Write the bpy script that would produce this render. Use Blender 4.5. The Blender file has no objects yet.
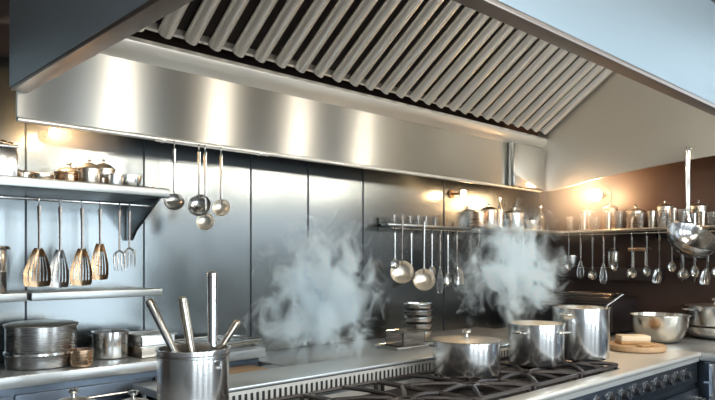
import bpy, bmesh, math, random
from mathutils import Matrix, Vector
random.seed(7)
PI = math.pi
C = bpy.context.scene.collection
H = 1.40                                   # eye height
FPX, CX, HOR = 649.0, 357.5, 260.0
HEAD = math.radians(43.54)                 # heading, clockwise from +Y
FW = Vector((math.sin(HEAD), math.cos(HEAD), 0))
RT = Vector((math.cos(HEAD), -math.sin(HEAD), 0))

def ray(px, py):
    return FW + RT * ((px - CX) / FPX) + Vector((0, 0, (HOR - py) / FPX))
def P(px, py, X=None, Y=None, Z=None, D=None):
    r = ray(px, py)
    if X is not None: t = X / r.x
    elif Y is not None: t = Y / r.y
    elif Z is not None: t = (Z - H) / r.z
    else: t = D
    return Vector((0, 0, H)) + r * t

# ------------------------------------------------------------------ mesh builder
def T(x=0, y=0, z=0): return Matrix.Translation((x, y, z))
def R(a, ax): return Matrix.Rotation(a, 4, ax)

class MB:
    def __init__(s): s.v = []; s.f = []
    def add(s, vs, fs, M=None):
        b = len(s.v)
        s.v += [(M @ Vector(v)) if M is not None else Vector(v) for v in vs]
        s.f += [tuple(b + i for i in f) for f in fs]
        return s
    def box(s, a, b, M=None):
        x0, y0, z0 = a; x1, y1, z1 = b
        vs = [(x0,y0,z0),(x1,y0,z0),(x1,y1,z0),(x0,y1,z0),(x0,y0,z1),(x1,y0,z1),(x1,y1,z1),(x0,y1,z1)]
        return s.add(vs, [(0,3,2,1),(4,5,6,7),(0,1,5,4),(1,2,6,5),(2,3,7,6),(3,0,4,7)], M)
    def lathe(s, prof, seg=32, M=None, close=False):
        vs, fs, rings = [], [], []
        for r, z in prof:
            if r < 1e-6:
                rings.append([len(vs)]); vs.append((0, 0, z))
            else:
                rings.append(list(range(len(vs), len(vs) + seg)))
                vs += [(r * math.cos(2*PI*i/seg), r * math.sin(2*PI*i/seg), z) for i in range(seg)]
        pairs = list(zip(rings[:-1], rings[1:]))
        if close: pairs.append((rings[-1], rings[0]))
        for A, B in pairs:
            for i in range(seg):
                j = (i + 1) % seg
                if len(A) == 1 and len(B) == 1: continue
                if len(A) == 1: fs.append((A[0], B[i], B[j]))
                elif len(B) == 1: fs.append((A[i], A[j], B[0]))
                else: fs.append((A[i], A[j], B[j], B[i]))
        return s.add(vs, fs, M)
    def tube(s, pts, r, seg=10, flat=1.0, M=None, up=None, loop=False):
        pts = [Vector(p) for p in pts]; n = len(pts)
        rs = r if isinstance(r, (list, tuple)) else [r] * n
        vs, fs = [], []
        ref = Vector(up) if up else None
        prev = None
        for i, p in enumerate(pts):
            if loop: d = pts[(i+1) % n] - pts[i-1]
            else: d = pts[min(i+1, n-1)] - pts[max(i-1, 0)]
            d.normalize()
            if ref is not None: u = ref - d * ref.dot(d)
            elif prev is not None: u = prev - d * prev.dot(d)
            else:
                a = Vector((0,0,1)) if abs(d.z) < .9 else Vector((1,0,0))
                u = a - d * a.dot(d)
            if u.length < 1e-6: u = Vector((1,0,0)) - d * d.x
            u.normalize(); prev = u; w = d.cross(u)
            for k in range(seg):
                a = 2*PI*k/seg
                vs.append(p + u * (math.cos(a) * rs[i] * flat) + w * (math.sin(a) * rs[i]))
        m = n if loop else n - 1
        for i in range(m):
            for k in range(seg):
                l = (k+1) % seg; i2 = (i+1) % n
                fs.append((i*seg+k, i*seg+l, i2*seg+l, i2*seg+k))
        if not loop:
            fs.append(tuple(range(seg-1, -1, -1))); fs.append(tuple((n-1)*seg+k for k in range(seg)))
        return s.add(vs, fs, M)
    def prism(s, out, t0, t1, M=None):
        # outline in local x,z ; extruded along y from t0 to t1
        n = len(out)
        vs = [(x, t0, z) for x, z in out] + [(x, t1, z) for x, z in out]
        fs = [tuple(range(n)), tuple(range(2*n-1, n-1, -1))] + [(i, i+n, (i+1)%n+n, (i+1)%n) for i in range(n)]
        return s.add(vs, fs, M)
    def plate(s, nu, nv, solid, fn, th, M=None):
        # grid plate with holes; fn(u,v) -> (x,y,z); thickness along y
        idx = {}; vs = []; fs = []
        def g(i, j, k):
            if (i, j, k) not in idx:
                x, y, z = fn(i/nu, j/nv); idx[(i, j, k)] = len(vs); vs.append((x, y + (th/2 if k else -th/2), z))
            return idx[(i, j, k)]
        for i in range(nu):
            for j in range(nv):
                if not solid(i, j): continue
                fs.append((g(i,j,0), g(i+1,j,0), g(i+1,j+1,0), g(i,j+1,0)))
                fs.append((g(i,j,1), g(i,j+1,1), g(i+1,j+1,1), g(i+1,j,1)))
                for (di, dj, a, b) in ((-1,0,(i,j+1),(i,j)), (1,0,(i+1,j),(i+1,j+1)), (0,-1,(i,j),(i+1,j)), (0,1,(i+1,j+1),(i,j+1))):
                    ii, jj = i+di, j+dj
                    if not (0 <= ii < nu and 0 <= jj < nv and solid(ii, jj)):
                        fs.append((g(*a,0), g(*a,1), g(*b,1), g(*b,0)))
        return s.add(vs, fs, M)
    def build(s, name, mat, parent=None, bevel=0, ang=38, loc=None, seg=2):
        me = bpy.data.meshes.new(name); bm = bmesh.new()
        o0 = Vector(loc) if loc is not None else Vector((0,0,0))
        vv = [bm.verts.new(v - o0) for v in s.v]
        for f in s.f:
            try: bm.faces.new([vv[i] for i in f])
            except ValueError: pass
        bmesh.ops.recalc_face_normals(bm, faces=bm.faces)
        if bevel:
            es = [e for e in bm.edges if len(e.link_faces) == 2 and e.calc_face_angle(0) > math.radians(50)]
            bmesh.ops.bevel(bm, geom=es, offset=bevel, segments=seg, affect='EDGES', profile=.5, clamp_overlap=True)
        for f in bm.faces: f.smooth = True
        for e in bm.edges:
            if len(e.link_faces) != 2 or e.calc_face_angle(0) > math.radians(ang): e.smooth = False
        bm.to_mesh(me); bm.free()
        o = bpy.data.objects.new(name, me); C.objects.link(o)
        me.materials.append(mat)
        if loc is not None: o.location = o0
        if parent is not None: o.parent = parent
        return o

def tag(o, label=None, cat=None, group=None, kind=None):
    if label: o['label'] = label
    if cat: o['category'] = cat
    if group: o['group'] = group
    if kind: o['kind'] = kind
    return o
def thing(name, label, cat, loc=(0,0,0), rz=0, group=None, rot=None):
    o = bpy.data.objects.new(name, None); C.objects.link(o)
    o.location = loc; o.rotation_euler = rot if rot else (0,0,rz)
    o.empty_display_size = .05
    return tag(o, label, cat, group)
def dup(root, loc, rz, label, group=None):
    r = root.copy(); C.objects.link(r); r.location = loc; r.rotation_euler = (0,0,rz); r['label'] = label
    if group: r['group'] = group
    for ch in list(root.children):
        c = ch.copy(); C.objects.link(c); c.parent = r
        for g in list(ch.children):
            d = g.copy(); C.objects.link(d); d.parent = c
    return r
def struct(name, mb, mat, bevel=0):
    return tag(mb.build(name, mat, bevel=bevel), kind='structure')

# ------------------------------------------------------------------ materials
def newmat(name):
    m = bpy.data.materials.new(name); m.use_nodes = True
    nt = m.node_tree; b = nt.nodes['Principled BSDF']
    return m, nt, b
def steel(name, col, rough=.25, stretch=(1,1,40), scale=6, aniso=0, tangent=None, bump=.02, var=.12, metallic=1.0, cvar=.10):
    m, nt, b = newmat(name)
    tc = nt.nodes.new('ShaderNodeTexCoord'); mp = nt.nodes.new('ShaderNodeMapping')
    mp.inputs['Scale'].default_value = stretch
    nz = nt.nodes.new('ShaderNodeTexNoise'); nz.inputs['Scale'].default_value = scale; nz.inputs['Detail'].default_value = 4
    nt.links.new(tc.outputs['Object'], mp.inputs[0]); nt.links.new(mp.outputs[0], nz.inputs['Vector'])
    mr = nt.nodes.new('ShaderNodeMapRange'); mr.inputs[1].default_value = .3; mr.inputs[2].default_value = .7
    mr.inputs[3].default_value = max(.03, rough - var/2); mr.inputs[4].default_value = rough + var/2
    nt.links.new(nz.outputs['Fac'], mr.inputs[0]); nt.links.new(mr.outputs[0], b.inputs['Roughness'])
    cr = nt.nodes.new('ShaderNodeMixRGB'); cr.inputs[1].default_value = (*[c*(1-cvar) for c in col], 1)
    cr.inputs[2].default_value = (*[min(1, c*(1+cvar)) for c in col], 1)
    nt.links.new(nz.outputs['Fac'], cr.inputs[0]); nt.links.new(cr.outputs[0], b.inputs['Base Color'])
    b.inputs['Metallic'].default_value = metallic
    if aniso:
        b.inputs['Anisotropic'].default_value = aniso
        if tangent:
            cv = nt.nodes.new('ShaderNodeCombineXYZ')
            for i in range(3): cv.inputs[i].default_value = tangent[i]
            nt.links.new(cv.outputs[0], b.inputs['Tangent'])
    if bump:
        bp = nt.nodes.new('ShaderNodeBump'); bp.inputs['Strength'].default_value = bump; bp.inputs['Distance'].default_value = .01
        nt.links.new(nz.outputs['Fac'], bp.inputs['Height']); nt.links.new(bp.outputs[0], b.inputs['Normal'])
    return m
def paint(name, col, rough=.6, var=.15, scale=5, metallic=0, stretch=(1,1,1)):
    return steel(name, col, rough, stretch, scale, bump=0, var=.1, metallic=metallic, cvar=var)
def emit(name, col, st):
    m, nt, b = newmat(name)
    b.inputs['Base Color'].default_value = (*col, 1)
    b.inputs['Emission Color'].default_value = (*col, 1); b.inputs['Emission Strength'].default_value = st
    return m
def glassm(name, col, rough=.05):
    m, nt, b = newmat(name)
    b.inputs['Base Color'].default_value = (*col, 1); b.inputs['Roughness'].default_value = rough
    b.inputs['Transmission Weight'].default_value = .85; b.inputs['IOR'].default_value = 1.45
    return m

M = {}
M['hood'] = steel('hood_steel', (.50,.485,.45), .32, (1.2,1.2,260), 5, aniso=1.0, tangent=(0,0,1), bump=0, var=.05, cvar=.03)
M['end'] = steel('end_panel_steel', (.84,.81,.75), .38, (1.2,1.2,260), 5, aniso=.8, tangent=(0,0,1), bump=0, var=.05, cvar=.03, metallic=.8)
M['trough'] = steel('trough_steel', (.80,.78,.73), .36, (.6,.6,60), 4, bump=0, var=.04, cvar=.02, metallic=.75)
M['baffle'] = steel('baffle_steel', (.90,.88,.84), .30, (9,.15,.15), 2, bump=0, var=.08, cvar=.08, metallic=.85)
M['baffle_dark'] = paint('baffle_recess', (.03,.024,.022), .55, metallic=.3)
M['skirt'] = steel('skirt_blue_steel', (.42,.485,.51), .48, (1,1,25), 4, bump=0, metallic=.65, cvar=.03)
M['lip'] = steel('lip_steel', (.42,.35,.30), .40, (1,1,20), 5, bump=0)
M['wall_steel'] = steel('wall_cladding_steel', (.225,.245,.252), .25, (.5,.5,90), 4, aniso=.3, tangent=(1,0,0), bump=0, var=.01, cvar=.008)
M['seam'] = paint('seam_dark', (.04,.05,.06), .5, metallic=.5)
M['brown'] = paint('brown_wall', (.045,.030,.025), .55, .2, 3)
M['brown_tile'] = paint('brown_tile', (.075,.042,.032), .40, .25, 4)
M['ceil'] = paint('ceiling_paint', (.35,.34,.33), .8)
M['pale'] = paint('pale_wall', (.22,.22,.22), .7)
M['floor'] = paint('floor_tile', (.16,.15,.145), .4, .25, 6)
M['pot'] = steel('pot_steel', (.82,.81,.79), .20, (1,1,120), 8, bump=0, var=.05, cvar=.03)
M['pot_dark'] = steel('worn_pot_steel', (.44,.43,.42), .28, (1,1,60), 8, bump=0, var=.1, cvar=.08)
M['pot_warm'] = steel('warm_pot_steel', (.70,.62,.52), .22, (1,1,60), 8, bump=0, var=.06, cvar=.04)
M['inner'] = steel('pot_inner', (.82,.76,.67), .34, (1,1,60), 8, bump=0, cvar=.04)
M['chrome'] = steel('polished_steel', (.80,.80,.78), .12, (4,4,20), 5, bump=0, var=.06)
M['utensil'] = steel('utensil_steel', (.46,.45,.43), .24, (10,10,3), 6, bump=0)
M['dark_handle'] = steel('dark_steel_handle', (.20,.17,.15), .3, (10,10,3), 6, bump=0)
M['skim'] = steel('skimmer_steel', (.42,.41,.40), .2, (1,1,60), 6, bump=0, var=.05, cvar=.04)
M['turner'] = steel('dull_turner_steel', (.36,.35,.34), .3, (30,30,2), 6, bump=0)
M['tan_steel'] = steel('tan_tinted_steel', (.38,.26,.16), .28, (30,30,2), 6, bump=0)  # steel given a warm tan tint
M['counter'] = steel('counter_steel', (.60,.62,.62), .33, (2,60,2), 5, bump=0, var=.06, cvar=.03, metallic=.7)
M['range_top'] = steel('range_top_steel', (.82,.79,.73), .36, (1,50,1), 5, bump=0, var=.06, cvar=.03, metallic=.55)
M['front_blue'] = steel('range_front_steel', (.13,.155,.19), .38, (1,1,60), 4, bump=0, cvar=.05)
M['shelf'] = steel('shelf_steel', (.38,.40,.40), .36, (1,1,40), 4, bump=0, cvar=.04)
M['iron'] = paint('cast_iron', (.075,.063,.060), .38, .3, 30, metallic=.5)
M['well'] = paint('burner_well', (.018,.016,.018), .6, .3, 10, metallic=.3)
M['knob'] = paint('black_knob', (.03,.03,.033), .3)
M['wood'] = paint('board_wood', (.58,.36,.19), .5, .25, 8, stretch=(1,14,3))
M['bread'] = paint('bread_crumb', (.82,.66,.45), .75, .15, 30)
M['crust'] = paint('bread_crust', (.55,.32,.14), .7, .25, 20)
M['black'] = paint('black_pan', (.03,.03,.033), .38, metallic=.5)
M['oven_dark'] = paint('dark_oven', (.045,.034,.032), .40, metallic=.3)
M['glass'] = glassm('clear_glass', (.93,.90,.86), .06)
M['copper'] = steel('copper_pot', (.62,.42,.28), .27, (1,1,60), 6, bump=0)
M['bulb'] = emit('bulb_glow', (1.0,.80,.52), 60)
M['brass'] = steel('lamp_holder', (.22,.15,.09), .4)
M['tube'] = emit('ceiling_fill_diffuser', (1.0,.97,.92), 7)  # glow of unseen ceiling panels, added for fill and reflections
M['puck'] = emit('hood_fill_lens', (1.0,.92,.78), 25)  # lens glow of the unseen lamps added under the hood

# ------------------------------------------------------------------ room shell
XR, YB, XL, YF, ZC = 4.6, 2.75, -2.6, -3.6, 3.3
struct('floor', MB().box((XL-.1,YF-.1,-.1), (XR+.1,YB+.1,0)), M['floor'])
struct('ceiling', MB().box((XL-.1,YF-.1,ZC), (XR+.1,YB+.1,ZC+.1)), M['ceil'])
struct('wall_back', MB().box((XL-.1,YB+.006,0), (XR+.1,YB+.12,ZC)), M['brown'])
wl = MB().box((XL-.1,YF,0), (XL,YB,ZC)); struct('wall_left', wl, M['pale'])
# right wall; unseen opening added so the front skirt reflects light
WY0, WY1, WZ0, WZ1 = -2.6, .35, 1.35, 3.0
wr = MB().box((XR,YF,0),(XR+.1,WY0,ZC)).box((XR,WY1,0),(XR+.1,YB+.006,ZC)).box((XR,WY0,0),(XR+.1,WY1,WZ0)).box((XR,WY0,WZ1),(XR+.1,WY1,ZC))
struct('wall_right', wr, M['brown_tile'])
# front wall; unseen tall openings added for bright bands on steel pots
FW_ = [(-1.9,-1.15),(-.2,.55),(1.5,2.25),(3.2,3.95)]
wf = MB(); e_ = [XL] + [v for ab in FW_ for v in ab] + [XR]
for i in range(0, len(e_), 2): wf.box((e_[i],YF-.1,0),(e_[i+1],YF,ZC))
for a, b in FW_: wf.box((a,YF-.1,2.7),(b,YF,ZC)).box((a,YF-.1,0),(b,YF,.15))
struct('wall_front', wf, M['pale'])
def added_winframe(n, pts_boxes):
    mb = MB()
    for a, b in pts_boxes: mb.box(a, b)
    struct('added_window_%d' % n, mb, M['ceil'])  # frames of the unseen openings added to bring in light
added_winframe(1, [((XR+.02,WY0,WZ0),(XR+.07,WY0+.05,WZ1)),((XR+.02,WY1-.05,WZ0),(XR+.07,WY1,WZ1)),((XR+.02,WY0,WZ0),(XR+.07,WY1,WZ0+.05)),((XR+.02,WY0,WZ1-.05),(XR+.07,WY1,WZ1))])
for n, (a, b) in enumerate(FW_, 2):
    added_winframe(n, [((a,YF-.07,.15),(a+.05,YF-.02,2.7)),((b-.05,YF-.07,.15),(b,YF-.02,2.7)),((a,YF-.07,.15),(b,YF-.02,.2)),((a,YF-.07,2.65),(b,YF-.02,2.7)),((a,YF-.07,1.1),(b,YF-.02,1.15))])
# steel cladding of the back wall, in sheets with dark seams
cuts = [.2, .81, 1.297, 1.864, 2.235, 2.65, 3.4, XR]
for i in range(len(cuts)-1):
    struct('wall_back_sheet_%d' % (i+1), MB().box((cuts[i]+.003, YB-.004, .3), (cuts[i+1]-.003, YB+.004, H+.78)), M['wall_steel'])
for i, c in enumerate(cuts[1:-1], 1):
    struct('trim_%d' % i, MB().box((c-.003, YB-.008, .3), (c+.003, YB-.003, H+.78)), M['seam'])

# ------------------------------------------------------------------ extractor hood
HX0, HX1, HY0, HY1 = .70, 4.20, .75, 2.50
ZB = H + .50
hood = thing('extractor_hood', 'huge stainless steel extractor hood with pale blue skirt hanging above the range', 'extractor hood', (HX0, HY1, ZB))
def hp(mb, name, mat, bevel=0, parent=hood, label=None):
    for i in range(len(mb.v)): mb.v[i] = mb.v[i] - Vector((HX0, HY1, ZB))
    o = mb.build(name, mat, parent, bevel)
    if label: o['label'] = label
    return o
# rear panel with rolled bottom rim
hp(MB().box((HX0+.01,HY1,ZB), (HX1,HY1+.02,ZB+.37)), 'rear_panel', M['hood'], label='brushed steel rear panel')
hp(MB().tube([(HX0+.01,HY1+.004,ZB),(HX1,HY1+.004,ZB)], .011, 10), 'rim', M['trough'])
hp(MB().tube([(1.22,HY1-.020,ZB-.014),(1.78,HY1-.020,ZB-.014)], .004, 8), 'hook_rail', M['trough'])
for xx in (1.26, 1.74): hp(MB().box((xx-.006,HY1-.020,ZB-.0165),(xx+.006,HY1+.004,ZB-.006)), 'rail_tab', M['trough'])
# rounded grease trough under the filters
prof = [(HY1+.02, .375), (HY1-.03, .383), (HY1-.052, .374), (HY1-.058, .358), (HY1-.050, .338), (HY1-.03, .318), (HY1-.012, .306), (HY1-.004, .296), (HY1+.02,.296)]
tr = MB(); n = len(prof)
vs = [(x, y, ZB+z) for x in (HX0+.01, HX1) for y, z in prof]
tr.add(vs, [tuple(range(n)), tuple(range(2*n-1, n-1, -1))] + [(i, (i+1)%n, (i+1)%n+n, i+n) for i in range(n)])
hp(tr, 'grease_trough', M['trough'])
# left side skirt (faces the camera), with inward flange
yz = [(HY0, .100), (HY1+.02, .112), (HY1+.02, 1.70), (HY0, 1.70)]
mb = MB(); vs = [(x, y, ZB+z) for x in (HX0-.012, HX0+.012) for y, z in yz]
mb.add(vs, [(0,1,2,3),(7,6,5,4)] + [(i,i+4,(i+1)%4+4,(i+1)%4) for i in range(4)])
hp(mb, 'side_skirt', M['skirt'], .004, label='blue grey outer side skirt')
mb = MB(); vs = [(HX0-.012,HY0+.05,ZB+.086),(HX0-.012,HY1,ZB+.097),(HX0+.046,HY1,ZB+.097),(HX0+.046,HY0+.05,ZB+.086)]
vs += [(x,y,z+.014) for x,y,z in vs]
mb.add(vs, [(0,3,2,1),(4,5,6,7),(0,1,5,4),(1,2,6,5),(2,3,7,6),(3,0,4,7)])
hp(mb, 'flange', M['lip'], .003)
# front skirt, pale blue, with a dark upper housing
hp(MB().box((HX0-.012,HY0-.012,ZB+.012), (HX1+.3,HY0+.012,ZB+.345)), 'front_skirt', M['skirt'], .004, label='pale blue front skirt')
hp(MB().box((HX0-.012,HY0+.004,ZB+.345), (HX1+.3,HY0+.03,ZB+1.70)), 'upper_housing', M['oven_dark'], label='dark upper housing')
hp(MB().box((HX0-.012,HY0-.014,ZB-.002), (HX1+.3,HY0+.030,ZB+.012)), 'flange', M['lip'], .003)
# right end panel with curved lower edge
edge = []
for i in range(17):
    t = i/16; y = HY1 + .02 - t*(HY1+.02-HY0)
    s = max(0, (t-.08))
    edge.append((y, -.004 + .155*(1-math.exp(-2.0*s))/(1-math.exp(-2.0*.92))))
out = edge + [(HY0, 1.70), (HY1+.02, 1.70)]
mb = MB(); n = len(out); vs = [(x, y, ZB+z) for x in (HX1, HX1+.02) for y, z in out]
mb.add(vs, [tuple(range(n)), tuple(range(2*n-1, n-1, -1))] + [(i, (i+1)%n, (i+1)%n+n, i+n) for i in range(n)])
hp(mb, 'end_panel', M['end'], label='curved steel end panel')
# boxed corner post between rear panel and end panel
hp(MB().box((HX1-.42,HY1-.05,ZB-.004), (HX1-.003,HY1+.002,ZB+.305)), 'corner_box', M['chrome'], .022)
hp(MB().box((HX0-.012,HY0,ZB+1.70), (HX1+.02,HY1+.02,ZB+1.72)), 'top_panel', M['oven_dark'])
# unseen lamps added inside the front skirt to light filters and rear panel
for k in range(5):
    x = HX0 + .35 + k*.74
    hp(MB().box((x-.07,HY0+.013,ZB+.12),(x+.07,HY0+.035,ZB+.26)), 'fill_lamp_housing', M['trough'], .004)
    hp(MB().box((x-.055,HY0+.035,ZB+.135),(x+.055,HY0+.040,ZB+.245)), 'fill_lamp_lens', M['puck'])

# baffle filters: sloping rows of steel slats
A0 = Vector((0, HY1-.068, ZB+.402)); tilt = math.atan2(.40, .57)
L_F = 1.75
pitch, nper = .1154, 6
fw = pitch*nper
words = ['first','second','third','fourth','fifth','sixth','seventh','eighth','ninth','tenth','eleventh','twelfth','thirteenth','fourteenth','fifteenth','sixteenth','seventeenth','eighteenth','nineteenth','twentieth']
def slat_profile(w, h, n=9):
    return [(-w/2 + w*i/(n-1), h*math.sin(PI*i/(n-1))**.6) for i in range(n)]
for k in range(5):
    x0 = HX0 + .02 + k*fw
    f = thing('baffle_filter', '%s slanted steel baffle filter from the left inside the hood' % words[k], 'grease filter', (x0, A0.y, A0.z), group='baffle filters in the hood')
    f.rotation_euler = (-tilt, 0, 0)           # local -Y runs up the slope, local -Z is the face
    # local frame: slats run along -Y; face points -Z
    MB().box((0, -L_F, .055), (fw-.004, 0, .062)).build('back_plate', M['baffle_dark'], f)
    sl = MB()
    for j in range(nper):
        cx = (j+.5)*pitch
        pr = slat_profile(.066, .033)
        w2 = random.uniform(-.003,.003)
        vs = [(cx+x+w2, y, -z+.012) for y in (-L_F+.02, -.004) for x, z in pr] + [(cx+x*.86+w2, y, -z+.022) for y in (-L_F+.02, -.004) for x, z in pr]
        m = len(pr)
        fs = [(i, i+1, m+i+1, m+i) for i in range(m-1)] + [(2*m+i, 3*m+i, 3*m+i+1, 2*m+i+1) for i in range(m-1)]
        fs += [(0, m, 3*m, 2*m), (m-1, 3*m-1, 4*m-1, 2*m-1)]
        fs += [(i, 2*m+i, 2*m+i+1, i+1) for i in range(m-1)] + [(m+i, m+i+1, 3*m+i+1, 3*m+i) for i in range(m-1)]
        sl.add(vs, fs)
    sl.build('slat', M['baffle'], f)
    MB().box((0,-.012,.012),(fw-.004,0,.055)).build('frame_rail', M['trough'], f)
    MB().box((0,-L_F,.012),(fw-.004,-L_F+.012,.055)).build('frame_rail', M['trough'], f)

# ------------------------------------------------------------------ generic cookware
def shell(r, h, t=.003, flare=0, lip=.004, base=.012):
    return [(0,0),(r-base,0),(r-base*.3,base*.3),(r,base),(r+flare,h-.003),(r+flare+lip,h-.002),(r+flare+lip,h+.002),(r+flare-t,h+.002),(r+flare-t,h-.006),(r-t,base),(r-base,t*1.5),(0,t*1.5)]
def loop_handle(mb, r, z, a, w=.05, d=.03, rad=.005):
    pts = []
    for i in range(9):
        u = -1 + 2*i/8
        pts.append((r - .002 + d*(1-abs(u)**3), u*w/2, z + .004*(1-u*u)))
    mb.tube(pts, rad, 8, M=R(a, 'Z'))
    return mb
def pot(name, label, cat, loc, r, h, rz=0, handles=(0, PI), lid=False, mat='pot', group=None, hz=None, long_handle=None, liquid=False, seg=40):
    t = thing(name, label, cat, loc, rz, group)
    MB().lathe(shell(r, h), seg).build('body', M[mat], t)
    hz = h*.82 if hz is None else hz
    for a in handles:
        loop_handle(MB(), r, hz, a, max(.03, r*.55), max(.016, r*.25), max(.003, r*.036)).build('handle', M['pot' if mat != 'black' else 'black'], t)
    if long_handle is not None:
        a = long_handle
        MB().tube([(r-.003,0,hz),(r+.03,0,hz+.004),(r+.16,0,hz+.012),(r+.19,0,hz+.012)], [.007,.006,.008,.006], 8, flat=.6, M=R(a,'Z')).build('long_handle', M['utensil'], t)
    if lid:
        q = .55 if r > .1 else 1.0
        l = MB().lathe([(r+.002,h+.003),(r+.004,h+.006),(r*.92,h+.012*q),(r*.6,h+.022*q),(r*.25,h+.028*q),(0,h+.029*q),(0,h+.024*q),(r*.6,h+.017*q),(r*.92,h+.006*q)], seg).build('lid', M['inner'], t)
        k = r*(.125 if r > .1 else .2); b_ = h + .026*q
        MB().lathe([(k*.45,b_),(k*.4,b_+k*.8),(k*1.0,b_+k*1.15),(k*1.1,b_+k*1.6),(k*.8,b_+k*2.0),(0,b_+k*2.1)], 16).build('knob', M['chrome'], l)
    elif liquid:
        MB().lathe([(r-.004, h*.86),(0,h*.86)], seg).build('soup', M['bread'], t)
    return t
def bowl(name, label, cat, loc, r, h, mat='pot', group=None, rz=0):
    t = thing(name, label, cat, loc, rz, group)
    pr = [(0,0),(r*.45,0)] + [(r*(.45+.55*math.sin(u*PI/2)), h*(1-math.cos(u*PI/2))) for u in (.25,.45,.65,.82,1)]
    pr += [(r*1.06,h),(r*1.06,h+.004),(r*.985,h+.004)]
    pr += [(r*(.43+.55*math.sin(u*PI/2)), .003+h*(1-math.cos(u*PI/2))) for u in (.82,.65,.45,.25)] + [(r*.42,.003),(0,.003)]
    MB().lathe(pr, 36).build('body', M[mat], t)
    return t

# ------------------------------------------------------------------ hanging utensils (origin at the hook top, hanging down -Z, face to -Y)
def hook(mb, k=.0098):
    # open hook around a rail whose centre line passes through the origin
    pts = [(0,0,-.028),(0,-.006,-.018),(0,-k,-.006),(0,-k*.98,.002),(0,-k*.7,k*.75),(0,0,k),(0,k*.7,k*.75),(0,k*.98,.001),(0,k*.85,-.006)]
    mb.tube(pts, .0022, 6)
    return mb
def strip_handle(L, w=.006, top=.024, y=0):
    n = 8
    return MB().tube([(0, y, -top - (L-top)*i/(n-1)) for i in range(n)], [w*(1.15-.5*math.sin(PI*i/(n-1)*.75)) for i in range(n)], 10, flat=.38, up=(0,1,0))
def ladle(label, loc, L, r, rz=0, group=None, tiltx=0, mat='utensil', hmat='utensil', w=.006, name='ladle', above=0):
    t = thing(name, label, 'ladle' if name=='ladle' else name.replace('_',' '), loc, rz, group)
    hy = -.0145 if above else 0; z0 = above if above else -.024
    hd = MB().tube([(0,hy*(1-i/7),z0-(L-r*2+z0)*i/7) for i in range(8)], [w*(1.2-.5*math.sin(PI*i/7*.75)) for i in range(8)], 10, flat=.4, up=(0,1,0))
    hd.tube([(0,0,-(L-2*r)+.002),(0,r*.10,-(L-2*r)-r*.25),(0,r*.3,-(L-2*r)-r*.42)], [w*.8,w*1.1,w*1.3], 8, flat=.5)
    hd.build('handle', M[hmat], t)
    if not above: hook(MB()).build('hanging_hook', M[hmat], t)
    else: MB().tube([(0,hy+.001,.006),(0,-.007,.0075),(0,0,.0092),(0,.007,.006),(0,.0085,-.003)], .0022, 6).build('hanging_hook', M[hmat], t)
    pr = [(r*math.sin(u*PI/2), -r*.62*math.cos(u*PI/2)) for u in (0,.15,.3,.45,.6,.75,.9,1)]
    pr += [(r*1.03,.001),(r*1.0,.003)] + [((r-.0025)*math.sin(u*PI/2), -(r*.62-.003)*math.cos(u*PI/2)) for u in (.95,.75,.55,.35,.15,0)]
    # bowl opening towards -Y (local), tilted up
    MB().lathe(pr, 28, M=T(0, r*.05, -(L-r)) @ R(PI/2 - tiltx, 'X')).build('bowl', M[mat], t)
    return t
def turner(label, loc, L, w0, w1, hb, rz=0, group=None, mat='utensil', nslot=4, top_round=.5):
    t = thing('slotted_turner', label, 'spatula', loc, rz, group)
    hd = strip_handle(L-hb*.93, .0065); hd.build('handle', M['dark_handle'], t)
    hook(MB()).build('hanging_hook', M['utensil'], t)
    nu, nv = nslot*3+4, 14
    def solid(i, j):
        if j < 3 or j > 11: return True
        return True if not (3 <= i <= nu-4) else not ((i-3) % 3 == 0 and j >= 3)
    def fn(u, v):
        e = w0 + (w1-w0)*min(1, v/.62)**.75
        if v > .86: e *= 1 - .10*((v-.86)/.14)**2
        x = (u-.5)*e
        z = -(L-hb) - hb*v - (.004*math.cos((u-.5)*PI))
        return (x, -.026*math.sin(v*PI*.5)**2 + .016*math.cos((u-.5)*PI) - .016, z)
    MB().plate(nu, nv, solid, fn, .0018).build('slotted_blade', M[mat], t)
    return t
def fork(label, loc, L, rz=0, group=None):
    t = thing('serving_fork', label, 'fork', loc, rz, group)
    strip_handle(L*.7, .0055).build('handle', M['dark_handle'], t)
    hook(MB()).build('hanging_hook', M['utensil'], t)
    mb = MB()
    mb.tube([(-.02,0,-L*.78),(-.014,0,-L*.73),(0,0,-L*.70),(.014,0,-L*.73),(.02,0,-L*.78)], .0045, 8)
    for x in (-.02,-.007,.007,.02): mb.tube([(x,0,-L*.75),(x,-.004,-L*.88),(x,-.010,-L)], [.004,.0035,.002], 6)
    mb.build('tines', M['utensil'], t)
    return t
def whisk(label, loc, L, r, rz=0, group=None):
    t = thing('wire_whisk', label, 'whisk', loc, rz, group)
    MB().tube([(0,0,-.024-(L*.55-.024)*i/5) for i in range(6)], [.006,.008,.0085,.008,.007,.006], 10).build('handle', M['dark_handle'], t)
    hook(MB()).build('hanging_hook', M['utensil'], t)
    mb = MB()
    for k in range(5):
        pts = []
        for i in range(13):
            u = -1+2*i/12
            pts.append((r*math.sin(u*PI*.5)*(1-.0*abs(u))*math.cos(u*PI/2*.0)* (1 if abs(u)<2 else 1), 0, 0))
        pts = [(r*math.sin(a)*(.62-.38*math.cos(a)), 0, -L*.55-(L*.45)*(.5-.5*math.cos(a))) for a in [2*PI*i/20 for i in range(20)]]
        mb.tube(pts, .0011, 5, M=R(PI*k/5,'Z'), loop=True)
    mb.build('wires', M['utensil'], t)
    return t
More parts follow.
